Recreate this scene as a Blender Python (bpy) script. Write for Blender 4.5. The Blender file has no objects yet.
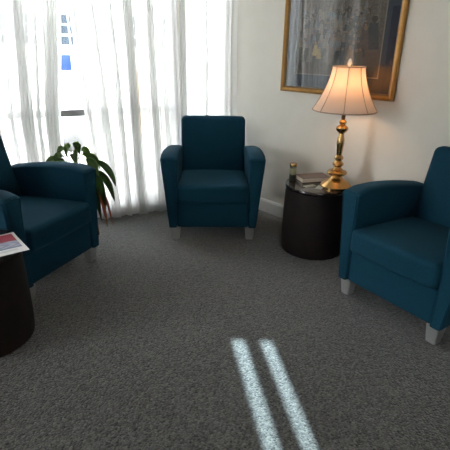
import bpy, bmesh, math, random
import numpy as np
from mathutils import Vector, Matrix
random.seed(7)
R = math.radians
sc = bpy.context.scene
COL = sc.collection

# ------------------------------------------------------------------ camera
CAM_H, PITCH, ROLL, FPX = 1.35, 22.0, 1.0, 435.0
cam = bpy.data.cameras.new('camera'); cam_o = bpy.data.objects.new('camera', cam); COL.objects.link(cam_o)
cam.sensor_fit = 'HORIZONTAL'; cam.sensor_width = 36.0; cam.lens = 36.0 * FPX / 450.0
cam.clip_start = 0.05
cam_o.matrix_world = Matrix.Translation((0, 0, CAM_H)) @ Matrix.Rotation(R(90 - PITCH), 4, 'X') @ Matrix.Rotation(R(ROLL), 4, 'Z')
sc.camera = cam_o

# ------------------------------------------------------------------ sky, sun, exposure
SKY, SUN, LAMP_W = 6.4, 12.5, 1.15
world = bpy.data.worlds.new('world'); sc.world = world; world.use_nodes = True
bg = world.node_tree.nodes['Background']
bg.inputs['Color'].default_value = (0.92, 0.965, 1.0, 1); bg.inputs['Strength'].default_value = SKY
sun = bpy.data.lights.new('sun', 'SUN'); sun.energy = SUN; sun.angle = R(0.53); sun.color = (0.68, 0.91, 1.0)
sun_o = bpy.data.objects.new('sun', sun); COL.objects.link(sun_o)
SUN_AZ, SUN_EL = R(-10.0), R(35.0)          # heading of the light over the floor, height of the sun
sdir = Vector((math.sin(SUN_AZ) * math.cos(SUN_EL), math.cos(SUN_AZ) * math.cos(SUN_EL), -math.sin(SUN_EL)))
sun_o.rotation_euler = sdir.to_track_quat('-Z', 'Y').to_euler()
sc.view_settings.view_transform = 'Standard'; sc.view_settings.look = 'None'
sc.view_settings.gamma = 1.0; sc.view_settings.use_curve_mapping = False
sc.view_settings.exposure = 0.92

# ------------------------------------------------------------------ material helpers
def mat(name, base, rough=0.6, metal=0.0, noise=None, bump=None, spec=0.5, sheen=0.0, coat=0.0):
    """noise = (scale, second colour, amount-contrast) ; bump = (scale, strength, distance)"""
    m = bpy.data.materials.new(name); m.use_nodes = True
    nt = m.node_tree; b = nt.nodes['Principled BSDF']
    b.inputs['Base Color'].default_value = (*base, 1); b.inputs['Roughness'].default_value = rough
    b.inputs['Metallic'].default_value = metal; b.inputs['Specular IOR Level'].default_value = spec
    b.inputs['Sheen Weight'].default_value = sheen; b.inputs['Coat Weight'].default_value = coat
    tc = nt.nodes.new('ShaderNodeTexCoord')
    if noise:
        n = nt.nodes.new('ShaderNodeTexNoise'); n.inputs['Scale'].default_value = noise[0]; n.inputs['Detail'].default_value = 4
        nt.links.new(tc.outputs['Object'], n.inputs['Vector'])
        rp = nt.nodes.new('ShaderNodeValToRGB'); w = noise[2]
        rp.color_ramp.elements[0].position = 0.5 - w; rp.color_ramp.elements[1].position = 0.5 + w
        rp.color_ramp.elements[0].color = (*base, 1); rp.color_ramp.elements[1].color = (*noise[1], 1)
        nt.links.new(n.outputs['Fac'], rp.inputs['Fac']); nt.links.new(rp.outputs['Color'], b.inputs['Base Color'])
    if bump:
        n2 = nt.nodes.new('ShaderNodeTexNoise'); n2.inputs['Scale'].default_value = bump[0]; n2.inputs['Detail'].default_value = 3
        nt.links.new(tc.outputs['Object'], n2.inputs['Vector'])
        bp = nt.nodes.new('ShaderNodeBump'); bp.inputs['Strength'].default_value = bump[1]; bp.inputs['Distance'].default_value = bump[2]
        nt.links.new(n2.outputs['Fac'], bp.inputs['Height']); nt.links.new(bp.outputs['Normal'], b.inputs['Normal'])
    return m

def shader_mix(name, build):
    m = bpy.data.materials.new(name); m.use_nodes = True; nt = m.node_tree
    nt.nodes.remove(nt.nodes['Principled BSDF']); build(nt, nt.nodes['Material Output']); return m

def carpet_mat():
    m = bpy.data.materials.new('carpet'); m.use_nodes = True; nt = m.node_tree; b = nt.nodes['Principled BSDF']
    N = nt.nodes.new; L = nt.links.new
    tc = N('ShaderNodeTexCoord')
    mp = N('ShaderNodeMapping'); mp.inputs['Rotation'].default_value = (0, 0, R(24)); L(tc.outputs['Object'], mp.inputs['Vector'])
    v = N('ShaderNodeTexVoronoi'); v.inputs['Scale'].default_value = 120; L(mp.outputs['Vector'], v.inputs['Vector'])
    rp = N('ShaderNodeValToRGB'); L(v.outputs['Color'], rp.inputs['Fac'])
    e = rp.color_ramp.elements; e[0].position = .15; e[0].color = (.025, .0238, .0215, 1); e[1].position = .9; e[1].color = (.138, .132, .120, 1)
    n = N('ShaderNodeTexNoise'); n.inputs['Scale'].default_value = 95; n.inputs['Detail'].default_value = 4; L(mp.outputs['Vector'], n.inputs['Vector'])
    r2 = N('ShaderNodeValToRGB'); L(n.outputs['Fac'], r2.inputs['Fac'])
    e = r2.color_ramp.elements; e[0].position = .3; e[0].color = (.72, .72, .72, 1); e[1].position = .72; e[1].color = (1.25, 1.25, 1.24, 1)
    mx = N('ShaderNodeMix'); mx.data_type = 'RGBA'; mx.blend_type = 'MULTIPLY'; mx.inputs[0].default_value = 1
    L(rp.outputs['Color'], mx.inputs[6]); L(r2.outputs['Color'], mx.inputs[7]); L(mx.outputs[2], b.inputs['Base Color'])
    b.inputs['Roughness'].default_value = .95; b.inputs['Sheen Weight'].default_value = .5; b.inputs['Specular IOR Level'].default_value = .15
    bp = N('ShaderNodeBump'); bp.inputs['Strength'].default_value = .9; bp.inputs['Distance'].default_value = .004; bp.invert = True
    L(v.outputs['Distance'], bp.inputs['Height']); L(bp.outputs['Normal'], b.inputs['Normal'])
    return m

def fabric_mat():
    m = bpy.data.materials.new('teal_fabric'); m.use_nodes = True; nt = m.node_tree; b = nt.nodes['Principled BSDF']
    N = nt.nodes.new; L = nt.links.new
    tc = N('ShaderNodeTexCoord')
    n = N('ShaderNodeTexNoise'); n.inputs['Scale'].default_value = 260; n.inputs['Detail'].default_value = 2; L(tc.outputs['Object'], n.inputs['Vector'])
    rp = N('ShaderNodeValToRGB'); L(n.outputs['Fac'], rp.inputs['Fac'])
    e = rp.color_ramp.elements; e[0].position = .3; e[0].color = (.003, .034, .061, 1); e[1].position = .7; e[1].color = (.005, .062, .107, 1)
    L(rp.outputs['Color'], b.inputs['Base Color'])
    b.inputs['Roughness'].default_value = .85; b.inputs['Specular IOR Level'].default_value = .2
    b.inputs['Sheen Weight'].default_value = .05; b.inputs['Sheen Tint'].default_value = (.25, .6, .75, 1)
    bp = N('ShaderNodeBump'); bp.inputs['Strength'].default_value = .25; bp.inputs['Distance'].default_value = .002
    L(n.outputs['Fac'], bp.inputs['Height']); L(bp.outputs['Normal'], b.inputs['Normal'])
    return m

def sheer_mat(name, open_, col):
    def build(nt, out):
        N = nt.nodes.new; L = nt.links.new
        tr = N('ShaderNodeBsdfTransparent'); tr.inputs['Color'].default_value = (1, 1, 1, 1)
        tl = N('ShaderNodeBsdfTranslucent'); tl.inputs['Color'].default_value = (*col, 1)
        df = N('ShaderNodeBsdfDiffuse'); df.inputs['Color'].default_value = (*col, 1)
        m1 = N('ShaderNodeMixShader'); m1.inputs[0].default_value = .45; L(tl.outputs[0], m1.inputs[1]); L(df.outputs[0], m1.inputs[2])
        m2 = N('ShaderNodeMixShader'); m2.inputs[0].default_value = 1 - open_; L(tr.outputs[0], m2.inputs[1]); L(m1.outputs[0], m2.inputs[2])
        L(m2.outputs[0], out.inputs['Surface'])
    return shader_mix(name, build)

def glass_mat(name, ior=1.5, tint=(1, 1, 1)):
    def build(nt, out):
        N = nt.nodes.new; L = nt.links.new
        tr = N('ShaderNodeBsdfTransparent'); tr.inputs['Color'].default_value = (*tint, 1)
        gl = N('ShaderNodeBsdfGlossy'); gl.inputs['Roughness'].default_value = .01
        fr = N('ShaderNodeFresnel'); fr.inputs['IOR'].default_value = ior
        mx = N('ShaderNodeMixShader'); L(fr.outputs[0], mx.inputs[0]); L(tr.outputs[0], mx.inputs[1]); L(gl.outputs[0], mx.inputs[2])
        L(mx.outputs[0], out.inputs['Surface'])
    return shader_mix(name, build)

def shade_mat():
    def build(nt, out):
        N = nt.nodes.new; L = nt.links.new
        tl = N('ShaderNodeBsdfTranslucent'); tl.inputs['Color'].default_value = (.80, .58, .42, 1)
        df = N('ShaderNodeBsdfDiffuse'); df.inputs['Color'].default_value = (.78, .66, .56, 1)
        m1 = N('ShaderNodeMixShader'); m1.inputs[0].default_value = .66; L(tl.outputs[0], m1.inputs[1]); L(df.outputs[0], m1.inputs[2])
        L(m1.outputs[0], out.inputs['Surface'])
    return shader_mix('shade_cloth', build)

def vcol_mat(name, rough=.8):
    m = bpy.data.materials.new(name); m.use_nodes = True; nt = m.node_tree; b = nt.nodes['Principled BSDF']
    a = nt.nodes.new('ShaderNodeVertexColor'); a.layer_name = 'print'
    nt.links.new(a.outputs['Color'], b.inputs['Base Color']); b.inputs['Roughness'].default_value = rough
    return m

M = dict(
    carpet=carpet_mat(), fabric=fabric_mat(),
    wall=mat('wall_paint', (.81, .77, .685), .75, noise=(9, (.84, .80, .72), .25), bump=(130, .12, .003)),
    ceiling=mat('ceiling_paint', (.78, .78, .76), .9, noise=(14, (.74, .74, .72), .3)),
    trim=mat('trim_paint', (.80, .80, .78), .45, noise=(6, (.77, .77, .75), .3)),
    alu=mat('window_metal', (.22, .225, .23), .45, metal=.3, noise=(30, (.26, .265, .27), .3)),
    glass=glass_mat('window_glass', 1.45), pglass=glass_mat('picture_glass', 1.52),
    sheer=sheer_mat('sheer_cloth', .20, (.87, .865, .855)), hem=sheer_mat('sheer_hem', .16, (.87, .865, .855)),
    steel=mat('brushed_steel', (.50, .50, .49), .42, metal=.65, noise=(60, (.58, .58, .57), .3)),
    table=mat('dark_laminate', (.010, .007, .008), .6, spec=.2, noise=(12, (.022, .015, .014), .3)),
    table_top=mat('dark_polish', (.020, .014, .012), .16, noise=(10, (.032, .022, .019), .3), coat=.3),
    brass=mat('polished_brass', (.62, .37, .145), .24, metal=1.0, noise=(25, (.48, .28, .10), .3)),
    brass_dark=mat('aged_brass', (.30, .18, .08), .35, metal=1.0, noise=(25, (.24, .14, .06), .3)),
    shade=shade_mat(), shade_trim=mat('shade_trim', (.46, .33, .24), .8, noise=(40, (.40, .29, .21), .3)),
    ivory=mat('ivory', (.78, .74, .66), .3, noise=(40, (.70, .66, .58), .3)),
    gold=mat('gold_frame', (.46, .235, .055), .42, metal=.5, noise=(45, (.34, .165, .035), .3), bump=(90, .25, .002)),
    gold_dark=mat('gold_inner', (.24, .13, .04), .45, metal=.4, noise=(45, (.18, .10, .03), .3)),
    matboard=mat('mat_board', (.060, .072, .098), .85, noise=(35, (.075, .088, .118), .3)),
    fillet=mat('fillet', (.42, .37, .30), .7, noise=(60, (.36, .32, .26), .3)),
    print_=vcol_mat('art_print'), leaflet=vcol_mat('leaflet_print', .45),
    book=mat('book_cover', (.13, .085, .065), .55, noise=(40, (.17, .115, .09), .3)),
    pages=mat('book_pages', (.84, .74, .62), .85, noise=(120, (.72, .62, .50), .3)),
    tin=mat('dark_tin', (.020, .024, .016), .35, noise=(80, (.045, .045, .03), .25)),
    label=mat('label_paper', (.42, .38, .22), .5, noise=(150, (.12, .13, .08), .12)),
    leaf=mat('leaf_green', (.11, .21, .05), .42, noise=(18, (.24, .34, .13), .25)),
    leaf_dark=mat('leaf_dark', (.045, .105, .028), .42, noise=(18, (.090, .165, .050), .25)),
    leaf_dead=mat('leaf_withered', (.42, .15, .08), .7, noise=(25, (.30, .12, .06), .25)),
    stem=mat('leaf_stem', (.10, .17, .05), .6, noise=(40, (.14, .22, .07), .3)),
    pot=mat('glazed_pot', (.55, .52, .47), .35, noise=(9, (.48, .45, .40), .3)),
    soil=mat('soil', (.03, .02, .013), .95, noise=(80, (.06, .04, .025), .3), bump=(60, .8, .01)),
    wood=mat('stand_wood', (.15, .075, .035), .5, noise=(15, (.10, .05, .022), .3)),
    door=mat('door_wood', (.12, .045, .022), .4, noise=(7, (.17, .07, .035), .3)),
    paper=mat('paper', (.80, .79, .76), .6, noise=(90, (.76, .75, .72), .3)),
    card=mat('pale_card', (.50, .52, .47), .35, noise=(30, (.34, .38, .35), .2)),
    pave=mat('pavement', (.50, .48, .45), .9, noise=(3, (.44, .43, .40), .3), bump=(60, .2, .01)),
    stucco=mat('cream_stucco', (.66, .62, .54), .9, noise=(2, (.60, .56, .49), .3), bump=(40, .2, .01)),
    tan=mat('tan_stucco', (.42, .25, .13), .9, noise=(3, (.36, .21, .11), .3), bump=(40, .2, .01)),
    farglass=mat('far_glass', (.010, .014, .020), .5, noise=(.8, (.03, .036, .045), .3), spec=.1),
    blue=mat('blue_enamel', (.010, .022, .065), .5, noise=(4, (.013, .028, .080), .3), spec=.1),
    post=mat('galvanised', (.35, .36, .37), .4, metal=.5, noise=(20, (.30, .31, .32), .3)),
    boulder=mat('pale_stone', (.10, .10, .10), .9, noise=(4, (.08, .08, .08), .3), bump=(12, .4, .03)),
    bulb=mat('bulb_glass', (.95, .90, .80), .3, noise=(30, (.92, .86, .76), .3)),
)

for nm, c in (('leaf', (.20, .36, .07)), ('leaf_dark', (.08, .20, .035)), ('leaf_dead', (.5, .16, .07))):
    nt = M[nm].node_tree; tl = nt.nodes.new('ShaderNodeBsdfTranslucent'); tl.inputs['Color'].default_value = (*c, 1)
    mx = nt.nodes.new('ShaderNodeMixShader'); mx.inputs[0].default_value = .35
    nt.links.new(nt.nodes['Principled BSDF'].outputs[0], mx.inputs[1]); nt.links.new(tl.outputs[0], mx.inputs[2]); nt.links.new(mx.outputs[0], nt.nodes['Material Output'].inputs['Surface'])

# ------------------------------------------------------------------ mesh helpers
def link(name, me, m, parent=None, loc=None, rz=0.0):
    o = bpy.data.objects.new(name, me); COL.objects.link(o)
    if m and me is not None and not me.materials: me.materials.append(m)
    if parent is not None: o.parent = parent
    if loc is not None: o.location = loc
    o.rotation_euler = (0, 0, rz)
    return o

def finish(bm, name, smooth=True, ang=40):
    bmesh.ops.recalc_face_normals(bm, faces=bm.faces[:])
    me = bpy.data.meshes.new(name); bm.to_mesh(me); bm.free()
    if smooth:
        me.polygons.foreach_set('use_smooth', [True] * len(me.polygons)); me.set_sharp_from_angle(angle=R(ang))
    return me

def tag(o, label, cat, group=None):
    o['label'] = label; o['category'] = cat
    if group: o['group'] = group
    return o

def struct(o, label=None):
    o['kind'] = 'structure'
    if label: o['label'] = label
    return o

def empty(name, loc, rz=0.0):
    o = bpy.data.objects.new(name, None); COL.objects.link(o); o.location = loc; o.rotation_euler = (0, 0, rz)
    o.empty_display_size = .1
    return o

def add_box(bm, lo, hi, fr=None):
    """axis box, or a box in the frame fr (4x4)"""
    v = []
    for x in (lo[0], hi[0]):
        for y in (lo[1], hi[1]):
            for z in (lo[2], hi[2]):
                p = Vector((x, y, z)); v.append(bm.verts.new(fr @ p if fr else p))
    for f in ((0, 1, 3, 2), (4, 6, 7, 5), (0, 4, 5, 1), (2, 3, 7, 6), (0, 2, 6, 4), (1, 5, 7, 3)):
        bm.faces.new([v[i] for i in f])

def box_me(name, lo, hi, bevel=0.0, fr=None, seg=2):
    bm = bmesh.new(); add_box(bm, lo, hi, fr)
    if bevel: bmesh.ops.bevel(bm, geom=bm.edges[:], offset=bevel, segments=seg, affect='EDGES', profile=.5)
    return finish(bm, name)

def boxes_me(name, items, fr=None):
    bm = bmesh.new()
    for lo, hi in items: add_box(bm, lo, hi, fr)
    return finish(bm, name, False)

def rbox_me(name, half, r, center=(0, 0, 0), deform=None, k=4, mid=6):
    """box with rounded edges, its surface finely divided, then deformed"""
    def axis(h):
        a = [-(h - r) - r * math.tan(R(45) * (1 - i / k)) for i in range(k)]
        b = [-(h - r) + 2 * (h - r) * i / mid for i in range(mid + 1)]
        return a + b + [-x for x in reversed(a)]
    bm = bmesh.new(); ax = [axis(h) for h in half]
    for d in range(3):
        u, w = (d + 1) % 3, (d + 2) % 3
        for s in (-1, 1):
            g = []
            for a in ax[u]:
                row = []
                for b in ax[w]:
                    p = [0, 0, 0]; p[d] = s * half[d]; p[u] = a; p[w] = b
                    q = [max(-(half[i] - r), min(half[i] - r, p[i])) for i in range(3)]
                    dv = Vector(p) - Vector(q)
                    v = Vector(q) + dv.normalized() * r if dv.length > 1e-9 else Vector(p)
                    row.append(bm.verts.new(v))
                g.append(row)
            for i in range(len(g) - 1):
                for j in range(len(g[0]) - 1):
                    bm.faces.new((g[i][j], g[i + 1][j], g[i + 1][j + 1], g[i][j + 1]))
    bmesh.ops.remove_doubles(bm, verts=bm.verts[:], dist=1e-6)
    for v in bm.verts:
        c = v.co + Vector(center)
        v.co = Vector(deform(*c)) if deform else c
    return finish(bm, name, True, 75)

def add_lathe(bm, prof, seg=32, c=(0, 0, 0), cap=True):
    rings = []
    for r, z in prof:
        if r < 1e-5: rings.append([bm.verts.new((c[0], c[1], c[2] + z))])
        else: rings.append([bm.verts.new((c[0] + r * math.cos(2 * math.pi * i / seg), c[1] + r * math.sin(2 * math.pi * i / seg), c[2] + z)) for i in range(seg)])
    for a, b in zip(rings, rings[1:]):
        for i in range(seg):
            j = (i + 1) % seg
            if len(a) == 1 and len(b) == 1: continue
            if len(a) == 1: bm.faces.new((a[0], b[j], b[i]))
            elif len(b) == 1: bm.faces.new((a[i], a[j], b[0]))
            else: bm.faces.new((a[i], a[j], b[j], b[i]))
    if cap:
        for rg in (rings[0], rings[-1]):
            if len(rg) > 1: bm.faces.new(rg)

def lathe_me(name, prof, seg=32, c=(0, 0, 0), cap=True, ang=40):
    bm = bmesh.new(); add_lathe(bm, prof, seg, c, cap); return finish(bm, name, True, ang)

def add_tube(bm, pts, rad, seg=8, closed=False):
    pts = [Vector(p) for p in pts]; n = len(pts); rings = []
    for i, p in enumerate(pts):
        a = pts[(i - 1) % n] if closed or i else p; b = pts[(i + 1) % n] if closed or i < n - 1 else p
        t = (b - a).normalized(); up = Vector((0, 0, 1)) if abs(t.z) < .9 else Vector((1, 0, 0))
        u = t.cross(up).normalized(); w = t.cross(u)
        r = rad[i] if isinstance(rad, (list, tuple)) else rad
        rings.append([bm.verts.new(p + (u * math.cos(2 * math.pi * k / seg) + w * math.sin(2 * math.pi * k / seg)) * r) for k in range(seg)])
    m = n if closed else n - 1
    for i in range(m):
        a, b = rings[i], rings[(i + 1) % n]
        for k in range(seg): bm.faces.new((a[k], a[(k + 1) % seg], b[(k + 1) % seg], b[k]))
    if not closed: bm.faces.new(rings[0]); bm.faces.new(rings[-1])

def tube_me(name, pts, rad, seg=8, closed=False):
    bm = bmesh.new(); add_tube(bm, pts, rad, seg, closed); return finish(bm, name, True, 60)

# ------------------------------------------------------------------ the room
AW, AR = R(63), R(137)                     # headings of window wall and picture wall
dw = Vector((math.sin(AW), math.cos(AW), 0)); nw = Vector((math.cos(AW), -math.sin(AW), 0))
dr = Vector((math.sin(AR), math.cos(AR), 0)); nr = Vector((math.cos(AR), -math.sin(AR), 0))
CORNER = Vector((0.032, 4.045, 0))
# frames: x runs along the wall away from the corner, y runs out of the room, z up
FW = Matrix.Translation(CORNER) @ Matrix(((-dw.x, -nw.x, 0, 0), (-dw.y, -nw.y, 0, 0), (0, 0, 1, 0), (0, 0, 0, 1)))
FR = Matrix.Translation(CORNER) @ Matrix(((dr.x, -nr.x, 0, 0), (dr.y, -nr.y, 0, 0), (0, 0, 1, 0), (0, 0, 0, 1)))
H = 2.62; TH = .14; LW = 4.6; LR = 4.4
endW = FW @ Vector((LW, 0, 0)); endR = FR @ Vector((LR, 0, 0)); YB = -1.6

def poly_prism(name, pts, z0, z1):
    bm = bmesh.new(); a = [bm.verts.new((x, y, z0)) for x, y in pts]; b = [bm.verts.new((x, y, z1)) for x, y in pts]
    bm.faces.new(a); bm.faces.new(b)
    for i in range(len(pts)): j = (i + 1) % len(pts); bm.faces.new((a[i], a[j], b[j], b[i]))
    return finish(bm, name, False)
outer = [(CORNER.x, CORNER.y + .2), (endR.x + .2, endR.y), (endR.x + .2, YB - .2), (endW.x - .2, YB - .2), (endW.x - .2, endW.y + .05)]
struct(link('floor', poly_prism('floor', outer, -.12, 0), M['carpet']), 'dark grey loop pile carpet covering the room floor')
struct(link('ceiling', poly_prism('ceiling', outer, H, H + .12), M['ceiling']))

# window wall: openings from .10 to .50 and .56 to 2.45 along the wall, and a narrow one further along
Z0, Z1 = .10, 2.46
W1, W2, W3 = (.50, 2.42), (.015, .45), (3.05, 3.42)
items = [((-.05, 0, 0), (LW, TH, Z0)), ((-.05, 0, Z1), (LW, TH, H))]
xs = [-.05, W2[0], W2[1], W1[0], W1[1], W3[0], W3[1], LW]
for a, b in zip(xs[0::2], xs[1::2]): items.append(((a, 0, Z0), (b, TH, Z1)))
struct(link('wall_back', boxes_me('wall_back', items, FW), M['wall']), 'off-white window wall behind the sheer curtains')
struct(link('wall_right', boxes_me('wall_right', [((0, 0, 0), (LR, TH, H))], FR), M['wall']), 'off-white textured wall behind the lamp and picture')
struct(link('wall_side', boxes_me('wall_side', [((endR.x, YB, 0), (endR.x + TH, endR.y, H))]), M['wall']))
LY0, LY1, LZ0, LZ1 = -.75, .75, .45, 2.42  # opening for the added fill window, out of view
struct(link('wall_left', boxes_me('wall_left', [((endW.x - TH, YB, 0), (endW.x, LY0, H)), ((endW.x - TH, LY1, 0), (endW.x, endW.y, H)),
       ((endW.x - TH, LY0, 0), (endW.x, LY1, LZ0)), ((endW.x - TH, LY0, LZ1), (endW.x, LY1, H))]), M['wall']))
# near wall (behind the viewer) with two tall narrow lights that let the two strips of sun in
tan_e = math.tan(SUN_EL); k = (1.80 - YB + TH) / math.cos(SUN_AZ)
SL_TOP = k * tan_e; xo = math.tan(SUN_AZ) * (1.79 - YB)
SLOT = [(.047 - xo, .132 - xo), (.188 - xo, .268 - xo)]     # a little wider for the wall's thickness
SL_BOT = .55
ni = [((endW.x, YB - TH, 0), (endR.x, YB, SL_BOT)), ((endW.x, YB - TH, SL_TOP), (endR.x, YB, H))]
xs = [endW.x, SLOT[0][0], SLOT[0][1], SLOT[1][0], SLOT[1][1], endR.x]
for a, b in zip(xs[0::2], xs[1::2]): ni.append(((a, YB - TH, SL_BOT), (b, YB, SL_TOP)))
struct(link('wall_near', boxes_me('wall_near', ni), M['wall']), 'wall behind the viewer with two narrow slit windows')

def base_me(name, x0, x1, fr):
    bm = bmesh.new(); pr = [(0, 0), (-.016, 0), (-.016, .095), (-.010, .110), (-.004, .116), (0, .116)]
    a = [bm.verts.new(fr @ Vector((x0, y, z))) for y, z in pr]; b = [bm.verts.new(fr @ Vector((x1, y, z))) for y, z in pr]
    bm.faces.new(a); bm.faces.new(b)
    for i in range(len(pr)): j = (i + 1) % len(pr); bm.faces.new((a[i], a[j], b[j], b[i]))
    return finish(bm, name, False)
struct(link('baseboard_right', base_me('baseboard_right', .0, LR, FR), M['trim']), 'white baseboard along the picture wall')
struct(link('baseboard_back', base_me('baseboard_back', .0, LW, FW), M['trim']))

def window(name, x0, x1, bars, transom):
    w = struct(empty(name, FW @ Vector(((x0 + x1) / 2, .07, Z0))))
    inv = w.matrix_basis.inverted()
    fr = inv @ FW
    F = .045
    link('window_frame', boxes_me('window_frame', [((x0, .04, Z0), (x0 + F, .10, Z1)), ((x1 - F, .04, Z0), (x1, .10, Z1)),
         ((x0 + F, .04, Z0), (x1 - F, .10, Z0 + F)), ((x0 + F, .04, Z1 - F), (x1 - F, .10, Z1))], fr), M['alu'], w)
    ed = [x0 + F] + [e for b in bars for e in (b - .025, b + .025)] + [x1 - F]
    for b in bars: link('mullion', boxes_me('mullion', [((b - .025, .04, Z0 + F), (b + .025, .10, Z1 - F))], fr), M['alu'], w)
    for a, b in zip(ed[0::2], ed[1::2]):
        if transom:
            link('transom_bar', boxes_me('transom_bar', [((a, .035, transom - .024), (b, .10, transom + .024))], fr), M['alu'], w)
            for za, zb in ((Z0 + F, transom - .024), (transom + .024, Z1 - F)):
                link('pane', boxes_me('pane', [((a, .068, za), (b, .072, zb))], fr), M['glass'], w)
        else:
            link('pane', boxes_me('pane', [((a, .068, Z0 + F), (b, .072, Z1 - F))], fr), M['glass'], w)
    return w
window('window_1', *W1, [.87, 1.67], .868)
window('window_2', *W2, [], None)
window('window_3', *W3, [], .868)
for i, (a, b) in enumerate(SLOT):
    w = struct(empty('window_%d' % (4 + i), ((a + b) / 2, YB - .07, SL_BOT)))
    link('pane', boxes_me('pane', [((-(b - a) / 2, -.002, 0), ((b - a) / 2, .002, SL_TOP - SL_BOT))]), M['glass'], w)

w = struct(empty('window_6', (endW.x - .07, (LY0 + LY1) / 2, LZ0))); hl = (LY1 - LY0) / 2; hh = LZ1 - LZ0  # unseen window, added so fill daylight reaches the picture wall
link('window_frame', boxes_me('window_frame', [((-.03, -hl, 0), (.03, -hl + .045, hh)), ((-.03, hl - .045, 0), (.03, hl, hh)), ((-.03, -hl + .045, 0), (.03, hl - .045, .045)), ((-.03, -hl + .045, hh - .045), (.03, hl - .045, hh))]), M['alu'], w)
link('mullion', boxes_me('mullion', [((-.03, -.025, .045), (.03, .025, hh - .045))]), M['alu'], w)
for a, b in ((-hl + .045, -.025), (.025, hl - .045)): link('pane', boxes_me('pane', [((-.002, a, .045), (.002, b, hh - .045))]), M['glass'], w)

# dark wooden door in the wall to the left, outside the picture (mirrored by the framed glass)
d = struct(empty('door_1', (endW.x + .02, 1.26, 0)))
link('door_leaf', box_me('door_leaf', (-.02, -.40, .005), (.02, .40, 2.05), .003), M['door'], d)
link('door_frame', boxes_me('door_frame', [((-.02, -.46, 0), (.03, -.40, 2.11)), ((-.02, .40, 0), (.03, .46, 2.11)), ((-.02, -.40, 2.05), (.03, .40, 2.11))]), M['trim'], d)
link('door_handle', tube_me('door_handle', [(.02, -.34, 1.0), (.07, -.34, 1.0), (.07, -.23, 1.0)], .009), M['steel'], d)

# ------------------------------------------------------------------ sheer curtains
CY = -.108                                   # distance of the curtain line from the window wall
def curtain(name, label, edges, gathers, seed, amp=.020, top=2.53, CY=CY, ret=0.0):
    """edges(z) -> (x0, x1) along the wall; gathers = (place along the wall, width, pleats) where the cloth is bunched"""
    rnd = random.Random(seed); nz = 26
    gathers = sorted(gathers); x0m, x1m = edges(.9); seq = []          # (place 0..1, sideways fold, depth fold, wave)
    cur = x0m
    def flat(a, b):
        n = max(2, int((b - a) / .02))
        for i in range(n): seq.append(((a + (b - a) * i / n - x0m) / (x1m - x0m), 0, 0, i / n))
    for xc, w, p in gathers:
        a, b = xc - w / 2, xc + w / 2; flat(cur, a); lam = w / p; n = p * 16
        for i in range(n):
            an = 2 * math.pi * p * i / n; e = min(1, 4 * i / n, 4 * (n - i) / n)
            seq.append(((a + (b - a) * i / n - x0m) / (x1m - x0m), -.42 * lam * math.sin(2 * an) * e, .026 * math.sin(an) * e, 0))
        cur = b
    flat(cur, x1m); seq.append((1, 0, 0, 0)); nu = len(seq) - 1
    ph = rnd.uniform(0, 6)
    def point(u, z):
        x0, x1 = edges(z); p, sx, sy, wv = seq[int(round(u * nu))]; g = .75 + .5 * (1 - z / top)
        x = x0 + (x1 - x0) * p + sx * g + .006 * math.sin(2.3 * z + 9 * p + ph)
        y = CY + sy * g + amp * .5 * math.sin(2 * math.pi * wv) * g + .006 * math.sin(2.7 * z + 7 * p + ph)
        if ret and p < .16:                                 # the end of the panel turns back along the next wall
            k_ = (1 - p / .16) ** 1.3; y -= ret * k_; x -= .012 * k_
        return Vector((x, y, z))
    base = FW @ Vector((sum(edges(0)) / 2, CY, 0))
    root = empty(name, base); inv = Matrix.Translation(-base)
    def sheet(nm, zs, off, m):
        bm = bmesh.new(); g = []
        for z in zs:
            g.append([bm.verts.new(inv @ FW @ (point(j / nu, z) + Vector((0, off, 0)))) for j in range(nu + 1)])
        for a, b in zip(g, g[1:]):
            for j in range(nu): bm.faces.new((a[j], a[j + 1], b[j + 1], b[j]))
        me = bpy.data.meshes.new(nm); bm.to_mesh(me); bm.free()
        me.polygons.foreach_set('use_smooth', [True] * len(me.polygons))
        return link(nm, me, m, root)
    sheet('cloth', [.012 + (top - .012) * (i / nz) for i in range(nz + 1)], 0, M['sheer'])
    sheet('hem', [.012, .05, .085], -.003, M['hem'])
    tag(root, label, 'curtain', 'sheer white curtains on the window wall')
    return root
curtain('sheer_curtain', 'sheer white curtain hanging behind the left armchair, left of the curtain gap',
        lambda z: (1.475 - .115 * min(.8, max(0, z - .85)), 2.62),
        [(1.535, .130, 6), (1.625, .03, 1), (1.71, .105, 4), (1.80, .035, 1), (1.90, .06, 2), (2.02, .06, 2), (2.15, .06, 2), (2.28, .06, 2), (2.42, .06, 2), (2.55, .06, 2)], 3)
curtain('sheer_curtain', 'sheer white curtain with many folds between the curtain gap and the middle armchair',
        lambda z: (.52, 1.245 + .052 * min(z, 1.65)),
        [(1.255, .03, 1), (1.155, .075, 2), (1.030, .045, 2), (.905, .110, 5), (.730, .105, 4), (.640, .04, 1), (.54, .03, 1)], 11, CY=-.085)
curtain('sheer_curtain', 'bright smooth sheer curtain directly behind the middle armchair beside the room corner',
        lambda z: (.012, .505), [(.06, .03, 1), (.27, .02, 1), (.49, .02, 1)], 5, .02, CY=-.06, ret=.05)
curtain('sheer_curtain', 'narrow sheer curtain over the slim window far to the left', lambda z: (2.98, 3.45), [(3.05, .06, 2), (3.2, .06, 2), (3.38, .06, 2)], 8)
rail = empty('curtain_rail', FW @ Vector((1.7, CY, 2.56))); inv = Matrix.Translation(-rail.location)
link('rod', tube_me('rod', [inv @ FW @ Vector((x, CY, 2.545)) for x in (.03, 3.6)], .012, 12), M['trim'], rail)
for x in (.06, .53, 1.4, 2.7, 3.55):
    link('bracket', boxes_me('bracket', [((x - .012, CY - .012, 2.555), (x + .012, CY + .012, H))], inv @ FW), M['trim'], rail)
tag(rail, 'white ceiling rail carrying the sheer curtains', 'curtain rail')

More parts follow.
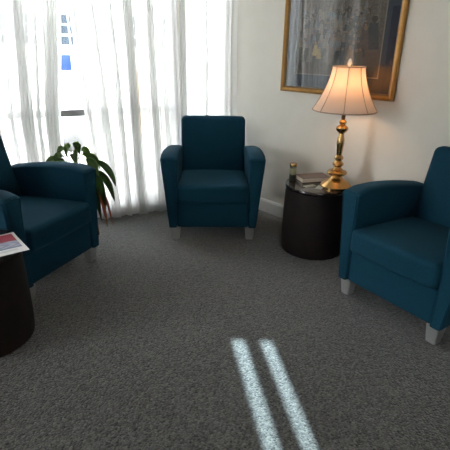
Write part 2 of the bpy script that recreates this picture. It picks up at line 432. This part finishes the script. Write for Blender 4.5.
# ------------------------------------------------------------------ armchairs
def arm_deform(side):
    def f(x, y, z):
        h = (z - .10) / .53
        t = (abs(x) - .266) / .060                            # 0 inner face .. 1 outer face
        ax = abs(x) + t * .052 * h - (1 - t) * .014 * max(0, h) ** 2
        q = (y + .28) / .62                                   # 0 front .. 1 rear
        arch = .022 - .105 * max(0, q - .28) ** 1.5 - .026 * max(0, (.14 - q) / .14) ** 2
        crown = -.006 * (2 * t - 1) ** 2 + .003
        z2 = z + (arch + crown) * max(0, (h - .45) / .55)
        return (math.copysign(ax, side), y + .004 * math.sin(math.pi * h) + .050 * max(0, q) * max(0, h) ** 2, z2)
    return f
def make_chair():
    t = empty('armchair', (0, 0, 0))
    for s in (-1, 1):
        df = arm_deform(s); cx_, hx = s * .296, .030
        a = link('arm', rbox_me('arm', (hx, .300, .265), .016, (cx_, .020, .365), df, 4, 9), M['fabric'], t)
        # welted seam round the front face of the arm
        hw, zb, zt = hx - .007, .107, .623; pts = []
        for q in np.linspace(0, 1, 9): pts.append((cx_ - hw, -.2785, zb + (zt - zb) * q))
        for q in np.linspace(.1, .9, 7): pts.append((cx_ - hw + 2 * hw * q, -.2785, zt))
        for q in np.linspace(1, 0, 9): pts.append((cx_ + hw, -.2785, zb + (zt - zb) * q))
        for q in np.linspace(.9, .1, 7): pts.append((cx_ - hw + 2 * hw * q, -.2785, zb))
        link('welt', tube_me('welt', [df(*p) for p in pts], .0032, 6, True), M['fabric'], a)
    def back(x, y, z):
        h = max(0, (z - .28) / .56)
        u = 1 - (x / .268) ** 2
        yc = .285 + (y - .285) * (1 - .28 * h)
        return (x, yc + .125 * h - (.016 * u * math.sin(math.pi * min(1, h)) if y < .27 else 0), z + .006 * u * (h > .8))
    link('backrest', rbox_me('backrest', (.266, .056, .276), .034, (0, .285, .554), back, 5, 7), M['fabric'], t)
    def seat(x, y, z):
        u = max(0, 1 - (x / .270) ** 2); v = max(0, 1 - ((y + .02) / .30) ** 2)
        return (x, y - .014 * u * (1 if y < -.24 else 0), z + (.018 * (u * v) ** .6 if z > .38 else 0) - .045 * (y + .28) * (1 if z > .36 else .4))
    link('seat_cushion', rbox_me('seat_cushion', (.265, .280, .068), .030, (0, -.017, .365), seat, 5, 8), M['fabric'], t)
    link('base', rbox_me('base', (.266, .295, .098), .012, (0, .030, .200), None, 2, 3), M['fabric'], t)
    bm = bmesh.new()
    a = [bm.verts.new((x * .036, y * .036, .104)) for x, y in ((-1, -1), (1, -1), (1, 1), (-1, 1))]
    b = [bm.verts.new((x * .026, y * .026, 0)) for x, y in ((-1, -1), (1, -1), (1, 1), (-1, 1))]
    bm.faces.new(a); bm.faces.new(b)
    for i in range(4): bm.faces.new((a[i], a[(i + 1) % 4], b[(i + 1) % 4], b[i]))
    bmesh.ops.bevel(bm, geom=bm.edges[:], offset=.004, segments=2, affect='EDGES')
    lm = finish(bm, 'leg')
    for x, y in ((-.280, -.232), (.280, -.232), (-.280, .290), (.280, .290)):
        l = link('leg', lm, M['steel'], t, (x, y, 0)); l['label'] = 'short tapered silver leg'
    return t
def copy_tree(o, parent=None):
    c = o.copy(); COL.objects.link(c)
    if parent: c.parent = parent
    for ch in o.children: copy_tree(ch, c)
    return c
chair = make_chair()
SPOTS = [((-.100, 3.300, 0), 1.6, 'teal fabric armchair facing the viewer in front of the sheer curtains'),
         ((1.093, 2.183, 0), -56, 'teal armchair at the right, in front of the round table with the lamp'),
         ((-1.228, 2.478, 0), 69, 'teal armchair at the left edge, behind the table with the leaflet')]
for i, (loc, a, lab) in enumerate(SPOTS):
    o = chair if i == 0 else copy_tree(chair)
    o.location = loc; o.rotation_euler = (0, 0, R(a)); tag(o, lab, 'armchair', 'teal armchairs around the room')

# ------------------------------------------------------------------ round drum tables
TZ = .49
def make_table():
    t = empty('drum_table', (0, 0, 0))
    link('drum', lathe_me('drum', [(.210, 0), (.219, .004), (.223, .02), (.226, .10), (.226, .20), (.224, .33), (.220, .43), (.217, TZ - .026)], 64), M['table'], t)
    link('table_top', lathe_me('table_top', [(.217, TZ - .026), (.222, TZ - .024), (.225, TZ - .018), (.225, TZ - .006), (.221, TZ), (0, TZ)], 64), M['table_top'], t)
    return t
table = make_table(); table.location = (.642, 2.928, 0)
tag(table, 'dark round drum table in the corner carrying the brass lamp', 'table', 'dark drum side tables')
t2 = copy_tree(table); t2.location = (-1.178, 1.800, 0)
tag(t2, 'dark round drum table at the left edge with a leaflet on it', 'table', 'dark drum side tables')

# ------------------------------------------------------------------ table lamp
lamp = empty('table_lamp', (.752, 2.868, TZ))
link('foot', lathe_me('foot', [(.098, 0), (.104, .004), (.104, .012), (.097, .020), (.090, .024), (.082, .034), (.066, .046), (.046, .058), (.036, .070), (.033, .078)], 40), M['brass'], lamp)
link('column', lathe_me('column', [(.033, .078), (.052, .084), (.064, .094), (.066, .104), (.060, .112), (.042, .118), (.028, .128), (.022, .140), (.030, .146), (.037, .155), (.036, .164), (.026, .172),
     (.020, .182), (.027, .190), (.031, .200), (.027, .210), (.018, .220), (.019, .235), (.022, .27), (.025, .30), (.023, .325), (.018, .345), (.015, .362)], 32), M['brass'], lamp)
link('candle_cup', lathe_me('candle_cup', [(.015, .362), (.022, .368), (.034, .378), (.040, .390), (.038, .402), (.026, .412), (.016, .418), (.022, .428), (.026, .436), (.018, .446), (.011, .452)], 32), M['brass'], lamp)
link('socket', lathe_me('socket', [(.011, .452), (.013, .456), (.013, .50), (.018, .505), (.018, .548), (.012, .552)], 24), M['brass_dark'], lamp)
link('bulb', lathe_me('bulb', [(.012, .552), (.016, .565), (.027, .585), (.030, .602), (.026, .618), (.014, .630), (0, .634)], 20), M['bulb'], lamp)
hp = [(.014, .545), (.05, .575), (.062, .62), (.055, .68), (.03, .735), (.008, .768)]
bm = bmesh.new(); add_tube(bm, [(x, 0, z) for x, z in hp] + [(-x, 0, z) for x, z in reversed(hp)], .0022, 6); link('harp', finish(bm, 'harp'), M['brass_dark'], lamp)
link('finial', lathe_me('finial', [(.006, .765), (.010, .772), (.006, .778), (.012, .786), (.014, .796), (.010, .808), (.004, .818), (0, .821)], 16), M['ivory'], lamp)
# bell shade of eight panels
SB, ST = .508, .772
def shade_r(t):                                   # t 0 bottom .. 1 top
    return .098 + (.201 - .098) * ((1 - t) ** 1.75 * .86 + (1 - t) * .14)
def shade_pt(ang, t, off=0.0):
    r = shade_r(t) + off; k = (ang / (math.pi / 4)) % 1.0 - .5
    r *= (1 - .045 * (.25 - k * k) * 4 * .5)      # panels drawn slightly flat between the ribs
    return Vector((r * math.cos(ang), r * math.sin(ang), SB + (ST - SB) * t))
bm = bmesh.new(); NS, NT = 64, 16; g = []
for i in range(NT + 1): g.append([bm.verts.new(shade_pt(2 * math.pi * j / NS, i / NT)) for j in range(NS)])
for a, b in zip(g, g[1:]):
    for j in range(NS): bm.faces.new((a[j], a[(j + 1) % NS], b[(j + 1) % NS], b[j]))
sh = link('shade', finish(bm, 'shade', True, 60), M['shade'], lamp); sh['label'] = 'cream bell shaped cloth lamp shade'
sh.rotation_euler = (0, 0, R(30.2))
for j in range(8):
    link('shade_rib', tube_me('shade_rib', [shade_pt(2 * math.pi * j / 8, i / 12, .0015) for i in range(13)], .0024, 6), M['shade_trim'], sh)
for t_ in (0, 1):
    link('shade_rim', tube_me('shade_rim', [shade_pt(2 * math.pi * j / 48, t_, .001) for j in range(48)], .0042, 6, True), M['shade_trim'], sh)
link('spider', tube_me('spider', [(-.096, 0, ST - .004), (0, 0, ST - .006), (.096, 0, ST - .004)], .002, 6), M['brass_dark'], lamp)
tag(lamp, 'polished brass table lamp with a lit cream bell shade', 'lamp')
pl = bpy.data.lights.new('bulb_light', 'POINT'); pl.energy = LAMP_W; pl.color = (1.0, .60, .30); pl.shadow_soft_size = .03
plo = bpy.data.objects.new('bulb_light', pl); COL.objects.link(plo); plo.parent = lamp; plo.location = (0, 0, .665)

# ------------------------------------------------------------------ things on the lamp table
bk = empty('book', (.621, 3.019, TZ), R(15))
bw, bd, bt = .105, .060, .034
link('cover', boxes_me('cover', [((-bw, -bd, 0), (bw, bd, .003)), ((-bw, -bd, bt - .003), (bw, bd, bt)), ((-bw, bd - .003, .003), (bw, bd, bt - .003))]), M['book'], bk)
link('pages', boxes_me('pages', [((-bw + .004, -bd + .004, .003), (bw - .004, bd - .003, bt - .003))]), M['pages'], bk)
tag(bk, 'thick brown hardback book lying beside the brass lamp', 'book')
tn = empty('tin', (.476, 3.012, TZ))
link('body', lathe_me('body', [(.022, 0), (.024, .003), (.024, .098), (.022, .101)], 28), M['tin'], tn)
link('lid', lathe_me('lid', [(.0255, .101), (.0262, .104), (.0262, .118), (.024, .122), (0, .122)], 28), M['brass'], tn)
link('paper_label', lathe_me('paper_label', [(.0243, .045), (.0245, .046), (.0245, .088), (.0243, .089)], 28, cap=False), M['label'], tn)
tag(tn, 'small dark tin with a gold lid next to the book', 'tin')
for i, (x, y, a, lab) in enumerate([(.575, 2.868, 28, 'pale leaflet nearest the rim in front of the book'), (.640, 2.842, 62, 'pale leaflet tucked between the book and the brass lamp foot')]):
    c = link('leaflet', box_me('leaflet', (-.045, -.022, 0), (.045, .022, .0012)), M['card'], None, (x, y, TZ), R(a))
    tag(c, lab, 'leaflet', 'pale leaflets on the lamp table')

# ------------------------------------------------------------------ leaflet on the left table
nx, ny = 28, 34; bm = bmesh.new(); cl = bm.loops.layers.color.new('print'); g = []
LWD, LHT = .19, .255
def lz(u, v): return .0012 + .0012 * math.sin(3 * u + 2 * v) + .012 * max(0, v - .78) ** 1.2 * u
for j in range(ny + 1): g.append([bm.verts.new(((i / nx - .5) * LWD, (j / ny - .5) * LHT, lz(i / nx, j / ny))) for i in range(nx + 1)])
def lcol(u, v):
    h = (math.sin(u * 91.7 + v * 57.3) * 43758.5453) % 1
    if u < .06 or u > .94 or v < .05: return (.78, .77, .75)
    if v < .42: return (.36 + .05 * h, .03, .055)
    if v < .72:
        q = .5 + .5 * math.sin(u * 23 + 4 * math.sin(v * 19)); return (.26 + .22 * q, .28 + .20 * q, .40 + .18 * q)
    if v < .76: return (.20, .24, .36)
    if v > .82 and v < .93 and (int(v * 60) % 2 == 0) and u < .8: return (.60, .60, .62)
    return (.78, .77, .75)
for j in range(ny):
    for i in range(nx):
        f = bm.faces.new((g[j][i], g[j][i + 1], g[j + 1][i + 1], g[j + 1][i])); c = lcol((i + .5) / nx, 1 - (j + .5) / ny)
        for l in f.loops: l[cl] = (*[1.055 * x ** (1 / 2.4) - .055 for x in c], 1)
me = bpy.data.meshes.new('leaflet'); bm.to_mesh(me); bm.free()
lf = link('leaflet', me, M['leaflet'], None, (-1.040, 1.822, TZ), R(40))
sm = lf.modifiers.new('thickness', 'SOLIDIFY'); sm.thickness = .0008; sm.offset = 1
tag(lf, 'white leaflet with a red heading on the left table', 'leaflet')

# ------------------------------------------------------------------ framed picture
PX0, PX1, PZ0, PZ1 = .594, 1.540, 1.054, 2.04
pc = struct_p = empty('framed_picture', FR @ Vector(((PX0 + PX1) / 2, 0, PZ0)))
FP = Matrix.Translation(-pc.location) @ FR
def frame_ring(name, x0, x1, z0, z1, prof, m, parent):
    """prof = (inset, height off the wall) points, swept round the rectangle with mitred corners"""
    bm = bmesh.new(); rings = []
    for ins, hgt in prof:
        rings.append([bm.verts.new(FP @ Vector((x, -hgt, z))) for x, z in ((x0 + ins, z0 + ins), (x1 - ins, z0 + ins), (x1 - ins, z1 - ins), (x0 + ins, z1 - ins))])
    for a, b in zip(rings, rings[1:] + rings[:1]):
        for i in range(4): bm.faces.new((a[i], a[(i + 1) % 4], b[(i + 1) % 4], b[i]))
    return link(name, finish(bm, name, False), m, parent)
frame_ring('frame', PX0, PX1, PZ0, PZ1, [(0, .001), (0, .026), (.006, .033), (.016, .035), (.024, .030), (.029, .028), (.029, .001)], M['gold'], pc)
frame_ring('frame_slip', PX0, PX1, PZ0, PZ1, [(.029, .001), (.029, .0265), (.036, .022), (.040, .018), (.040, .001)], M['gold_dark'], pc)
def slab(name, x0, x1, z0, z1, y0, y1, m, par=None):
    return link(name, boxes_me(name, [((x0, -y1, z0), (x1, -y0, z1))], FP), m, par or pc)
slab('backing', PX0 + .02, PX1 - .02, PZ0 + .02, PZ1 - .02, .0015, .006, M['wood'])
IN = .040; MX, MZ = .095, .095
ix0, ix1, iz0, iz1 = PX0 + IN + MX, PX1 - IN - MX, PZ0 + IN + MZ, PZ1 - IN - MZ
frame_ring('mat_board', PX0, PX1, PZ0, PZ1, [(IN - .006, .0065), (IN - .006, .0105), (IN + MX, .0105), (IN + MX, .0065)], M['matboard'], pc)
frame_ring('fillet', PX0, PX1, PZ0, PZ1, [(IN + MX - .004, .0105), (IN + MX - .004, .0118), (IN + MX + .003, .0118), (IN + MX + .003, .0065)], M['fillet'], pc)
# the print: a dim hall with an arch, columns and a crowd of small figures
PW, PH = 130, 140
rng = np.random.default_rng(4)
yy, xx = np.mgrid[0:PH, 0:PW]; u = (xx + .5) / PW; v = (yy + .5) / PH              # v up
img = np.zeros((PH, PW, 3)); img[:] = (.105, .098, .092)
img *= (.85 + .45 * v)[..., None]
img[v < .22] = (.085, .078, .074)
arch = np.abs(np.hypot((u - .62) / .52, (v - .60) / .34) - 1) < .035
img[arch & (v > .58)] = (.175, .150, .120)
for cx_ in (.05, .30, .34, .70, .92):
    cm = (np.abs(u - cx_) < .018) & (v > .40); img[cm] = (.150, .140, .128)
img[(np.abs(v - .86) < .012)] = (.150, .135, .112)
img[(u > .72) & (v > .30) & (((yy % 5) == 0) | ((xx + 3 * (yy // 5)) % 9 == 0))] *= .80
def figure(cx_, cy_, s, col, head):
    b = (np.abs(u - cx_) < s * .30 * (1.15 - (v - cy_) / (s * 1.6))) & (v > cy_ - s) & (v < cy_ + s * .42); img[b] = col
    hd = np.hypot(u - cx_, (v - cy_ - s * .60) * 1.05) < s * .19; img[hd] = head
for row, (cy_, n, s) in enumerate(((.58, 26, .045), (.535, 25, .05), (.49, 23, .055), (.44, 21, .06), (.385, 19, .065), (.33, 17, .07), (.27, 15, .08), (.20, 12, .09))):
    for q in range(n):
        c = rng.choice([.055, .075, .10, .15, .20]); tnt = np.array([1, .95, .88]) if rng.random() < .6 else np.array([.85, .95, 1.1])
        figure((q + .5) / n * .82 + rng.normal(0, .012), cy_ + rng.normal(0, .014), s, c * tnt, (.20, .155, .125))
figure(.23, .25, .075, (.34, .29, .15), (.28, .21, .15)); figure(.28, .215, .065, (.28, .23, .12), (.24, .19, .14))
figure(.885, .40, .16, (.045, .055, .068), (.05, .045, .04)); figure(.80, .36, .11, (.09, .08, .085), (.20, .15, .12))
figure(.66, .20, .10, (.20, .15, .10), (.22, .17, .13))
img *= (1 + rng.normal(0, .16, (PH, PW)))[..., None]; img = np.clip(img * 1.8 * np.array([1.10, 1, .90]), .01, 1)
bm = bmesh.new(); cl = bm.loops.layers.color.new('print')
g = [[bm.verts.new(FP @ Vector((ix0 + (ix1 - ix0) * i / PW, -.0068, iz0 + (iz1 - iz0) * j / PH))) for i in range(PW + 1)] for j in range(PH + 1)]
for j in range(PH):
    for i in range(PW):
        f = bm.faces.new((g[j][i], g[j][i + 1], g[j + 1][i + 1], g[j + 1][i])); c = img[j, i]
        for l in f.loops: l[cl] = (*[1.055 * x ** (1 / 2.4) - .055 for x in c], 1)
me = bpy.data.meshes.new('art_print'); bm.to_mesh(me); bm.free(); pr_ = link('art_print', me, M['print_'], pc); pr_['label'] = 'dim old print of a crowd in a hall'
slab('picture_glass', PX0 + IN - .004, PX1 - IN + .004, PZ0 + IN - .004, PZ1 - IN + .004, .0145, .0165, M['pglass'])
tag(pc, 'large gold framed print with a blue grey mat above the lamp', 'picture')

# ------------------------------------------------------------------ potted plant behind the left chair
P0 = Vector((-1.095, 3.05, 0))
st = empty('plant_stand', P0)
link('stand_top', lathe_me('stand_top', [(.125, .255), (.130, .260), (.130, .275), (.125, .280), (0, .280)], 32), M['wood'], st)
for q in range(3):
    a = 2 * math.pi * q / 3 + .4
    link('leg', tube_me('leg', [(.10 * math.cos(a), .10 * math.sin(a), .258), (.125 * math.cos(a), .125 * math.sin(a), 0)], [.013, .010], 10), M['wood'], st)
tag(st, 'three legged wooden plant stand hidden behind the left armchair', 'plant stand')
pp = empty('potted_plant', P0 + Vector((0, 0, .281)))
link('pot', lathe_me('pot', [(.070, 0), (.075, .004), (.098, .150), (.104, .155), (.104, .172), (.096, .174), (.092, .150)], 36), M['pot'], pp)
link('soil', lathe_me('soil', [(.0935, .148), (.0935, .156), (.05, .160), (0, .162)], 28), M['soil'], pp)
def bez(a, b, c, d, t): return a * (1 - t) ** 3 + b * 3 * t * (1 - t) ** 2 + c * 3 * t * t * (1 - t) + d * t ** 3
def leaf(base, rise, tip, width, m, split=.42, roll=0.0):
    """arching leaf: petiole up to split, then a folded blade to the tip"""
    b = Vector(base); d = Vector(tip)
    p1 = b + Vector((0, 0, rise)); p2 = Vector((d.x * .9 + b.x * .1, d.y * .9 + b.y * .1, max(b.z, d.z) + rise * .55))
    C = [bez(b, p1, p2, d, i / 24) for i in range(25)]; ns = int(24 * split)
    link('stem', tube_me('stem', C[:ns + 1], .0028, 6), M['stem'], pp)
    bm = bmesh.new(); rows = []
    for i in range(ns, 25):
        t = (i - ns) / (24 - ns); w = width * (math.sin(math.pi * min(1, t ** .8 * .97 + .02))) ** .8
        tan_ = (C[min(24, i + 1)] - C[i - 1]).normalized()
        side = tan_.cross(Vector((roll, -.85, .55)))
        side = side.normalized() if side.length > .1 else Vector((1, 0, 0))
        nrm = side.cross(tan_).normalized()
        rows.append([bm.verts.new(C[i] + side * w * q + nrm * (abs(q) * w * .35 - .0012 * 0)) for q in (-1, -.5, 0, .5, 1)])
    for a, c in zip(rows, rows[1:]):
        for q in range(4): bm.faces.new((a[q], a[q + 1], c[q + 1], c[q]))
    me = bpy.data.meshes.new('leaf'); bm.to_mesh(me); bm.free(); me.polygons.foreach_set('use_smooth', [True] * len(me.polygons))
    o = link('leaf', me, m, pp); s = o.modifiers.new('thickness', 'SOLIDIFY'); s.thickness = .0012
    return o
G, D, X = M['leaf'], M['leaf_dark'], M['leaf_dead']
LEAVES = [  # base, rise, tip, half width, material
    ((-.03, 0, .16), .20, (-.17, -.06, .26), .034, G), ((-.02, .02, .16), .24, (-.12, .06, .31), .032, G),
    ((-.02, -.02, .16), .23, (-.07, -.12, .30), .036, G), ((0, .01, .16), .25, (.02, .09, .34), .034, D),
    ((.01, -.02, .16), .25, (.06, -.12, .31), .036, G), ((.02, .0, .16), .26, (.12, .02, .30), .036, G),
    ((.0, -.03, .16), .20, (-.02, -.17, .25), .036, D), ((.03, -.01, .16), .24, (.19, -.06, .22), .034, G),
    ((.03, .02, .16), .28, (.285, .02, .12), .030, D), ((.04, 0, .16), .24, (.215, -.03, -.04), .036, D),
    ((.04, -.02, .16), .21, (.185, -.07, -.12), .038, D), ((.04, .01, .16), .20, (.265, .03, .00), .030, D),
    ((.03, -.03, .16), .18, (.155, -.10, .02), .034, D), ((-.03, .03, .16), .20, (-.15, .10, .20), .030, D),
    ((.0, .03, .16), .23, (.10, .12, .25), .034, G), ((-.04, -.01, .16), .17, (-.13, -.13, .16), .032, D),
    ((.02, .01, .16), .25, (.17, .06, .24), .032, G), ((.01, .0, .16), .27, (-.03, -.03, .34), .030, G),
    ((.04, .0, .15), .14, (.210, -.02, -.185), .017, X), ((.04, -.01, .15), .13, (.245, -.01, -.175), .013, X)]
for i, (b, r, tp, w, m) in enumerate(LEAVES):
    o = leaf(b, r, tp, w * .85, m, .66 if m is X else random.uniform(.50, .60), random.uniform(-.5, .5))
    if m is X: o['label'] = 'withered reddish brown leaf'
tag(pp, 'leafy green houseplant drooping behind the left armchair by the curtain', 'plant')

# ------------------------------------------------------------------ outdoors
struct(link('ground_outside', poly_prism('ground_outside', [(-60, -30), (60, -30), (60, 70), (-60, 70)], -.30, -.13), M['pave']))
bd_ = empty('office_building', (-9.0, 30.0, -.13), R(12))
link('wall', boxes_me('wall', [((-9, 0, 0), (7, 8, 9))]), M['stucco'], bd_)
for r_ in range(2):
    for c_ in range(7):
        x = -8 + c_ * 2.1; z = 1.5 + r_ * 3.4
        w = link('window', boxes_me('window', [((x, -.10, z), (x + 1.4, -.02, z + 1.9))]), M['trim'], bd_)
        for px_ in (x + .07, x + .74):
            for pz_ in (z + .07, z + .70, z + 1.30):
                link('pane', boxes_me('pane', [((px_, -.13, pz_), (px_ + .59, -.11, pz_ + .52))]), M['farglass'], w)
link('cornice', boxes_me('cornice', [((-9.2, -.3, 9), (7.2, 8.2, 9.4))]), M['trim'], bd_)
tag(bd_, 'pale building with rows of dark windows across the street', 'building')
sg = empty('blue_sign', (-3.95, 11.0, -.13), R(15))
link('panel', box_me('panel', (-.28, -.03, .95), (.22, .03, 1.30), .01), M['blue'], sg)
for x in (-.16, .12): link('post', boxes_me('post', [((x - .025, -.02, 0), (x + .025, .02, .95))]), M['post'], sg)
tag(sg, 'blue sign panel on posts outside, seen through the curtain gap', 'sign')
pi_ = empty('gate_pillar', (-1.55, 8.2, -.13), R(10))
link('shaft', box_me('shaft', (-.12, -.12, 0), (.12, .12, 1.05), .01), M['tan'], pi_)
link('cap', box_me('cap', (-.16, -.16, 1.05), (.16, .16, 1.12), .015), M['tan'], pi_)
tag(pi_, 'tan stucco pillar outside, faint behind the sheer curtain', 'pillar')
bm = bmesh.new(); bmesh.ops.create_icosphere(bm, subdivisions=4, radius=1)
for v_ in bm.verts:
    c = v_.co; n_ = 1 + .08 * math.sin(3.1 * c.x + 1) * math.cos(2.7 * c.y) + .05 * math.sin(6 * c.z + 4 * c.x)
    v_.co = Vector((c.x * .18 * n_, c.y * .20 * n_, max(-.05, c.z * .20 * n_)))
bo = link('boulder', finish(bm, 'boulder', True, 60), M['boulder'], None, (-2.38, 6.7, -.08)); tag(bo, 'pale rounded boulder outside, low in the curtain gap', 'boulder')
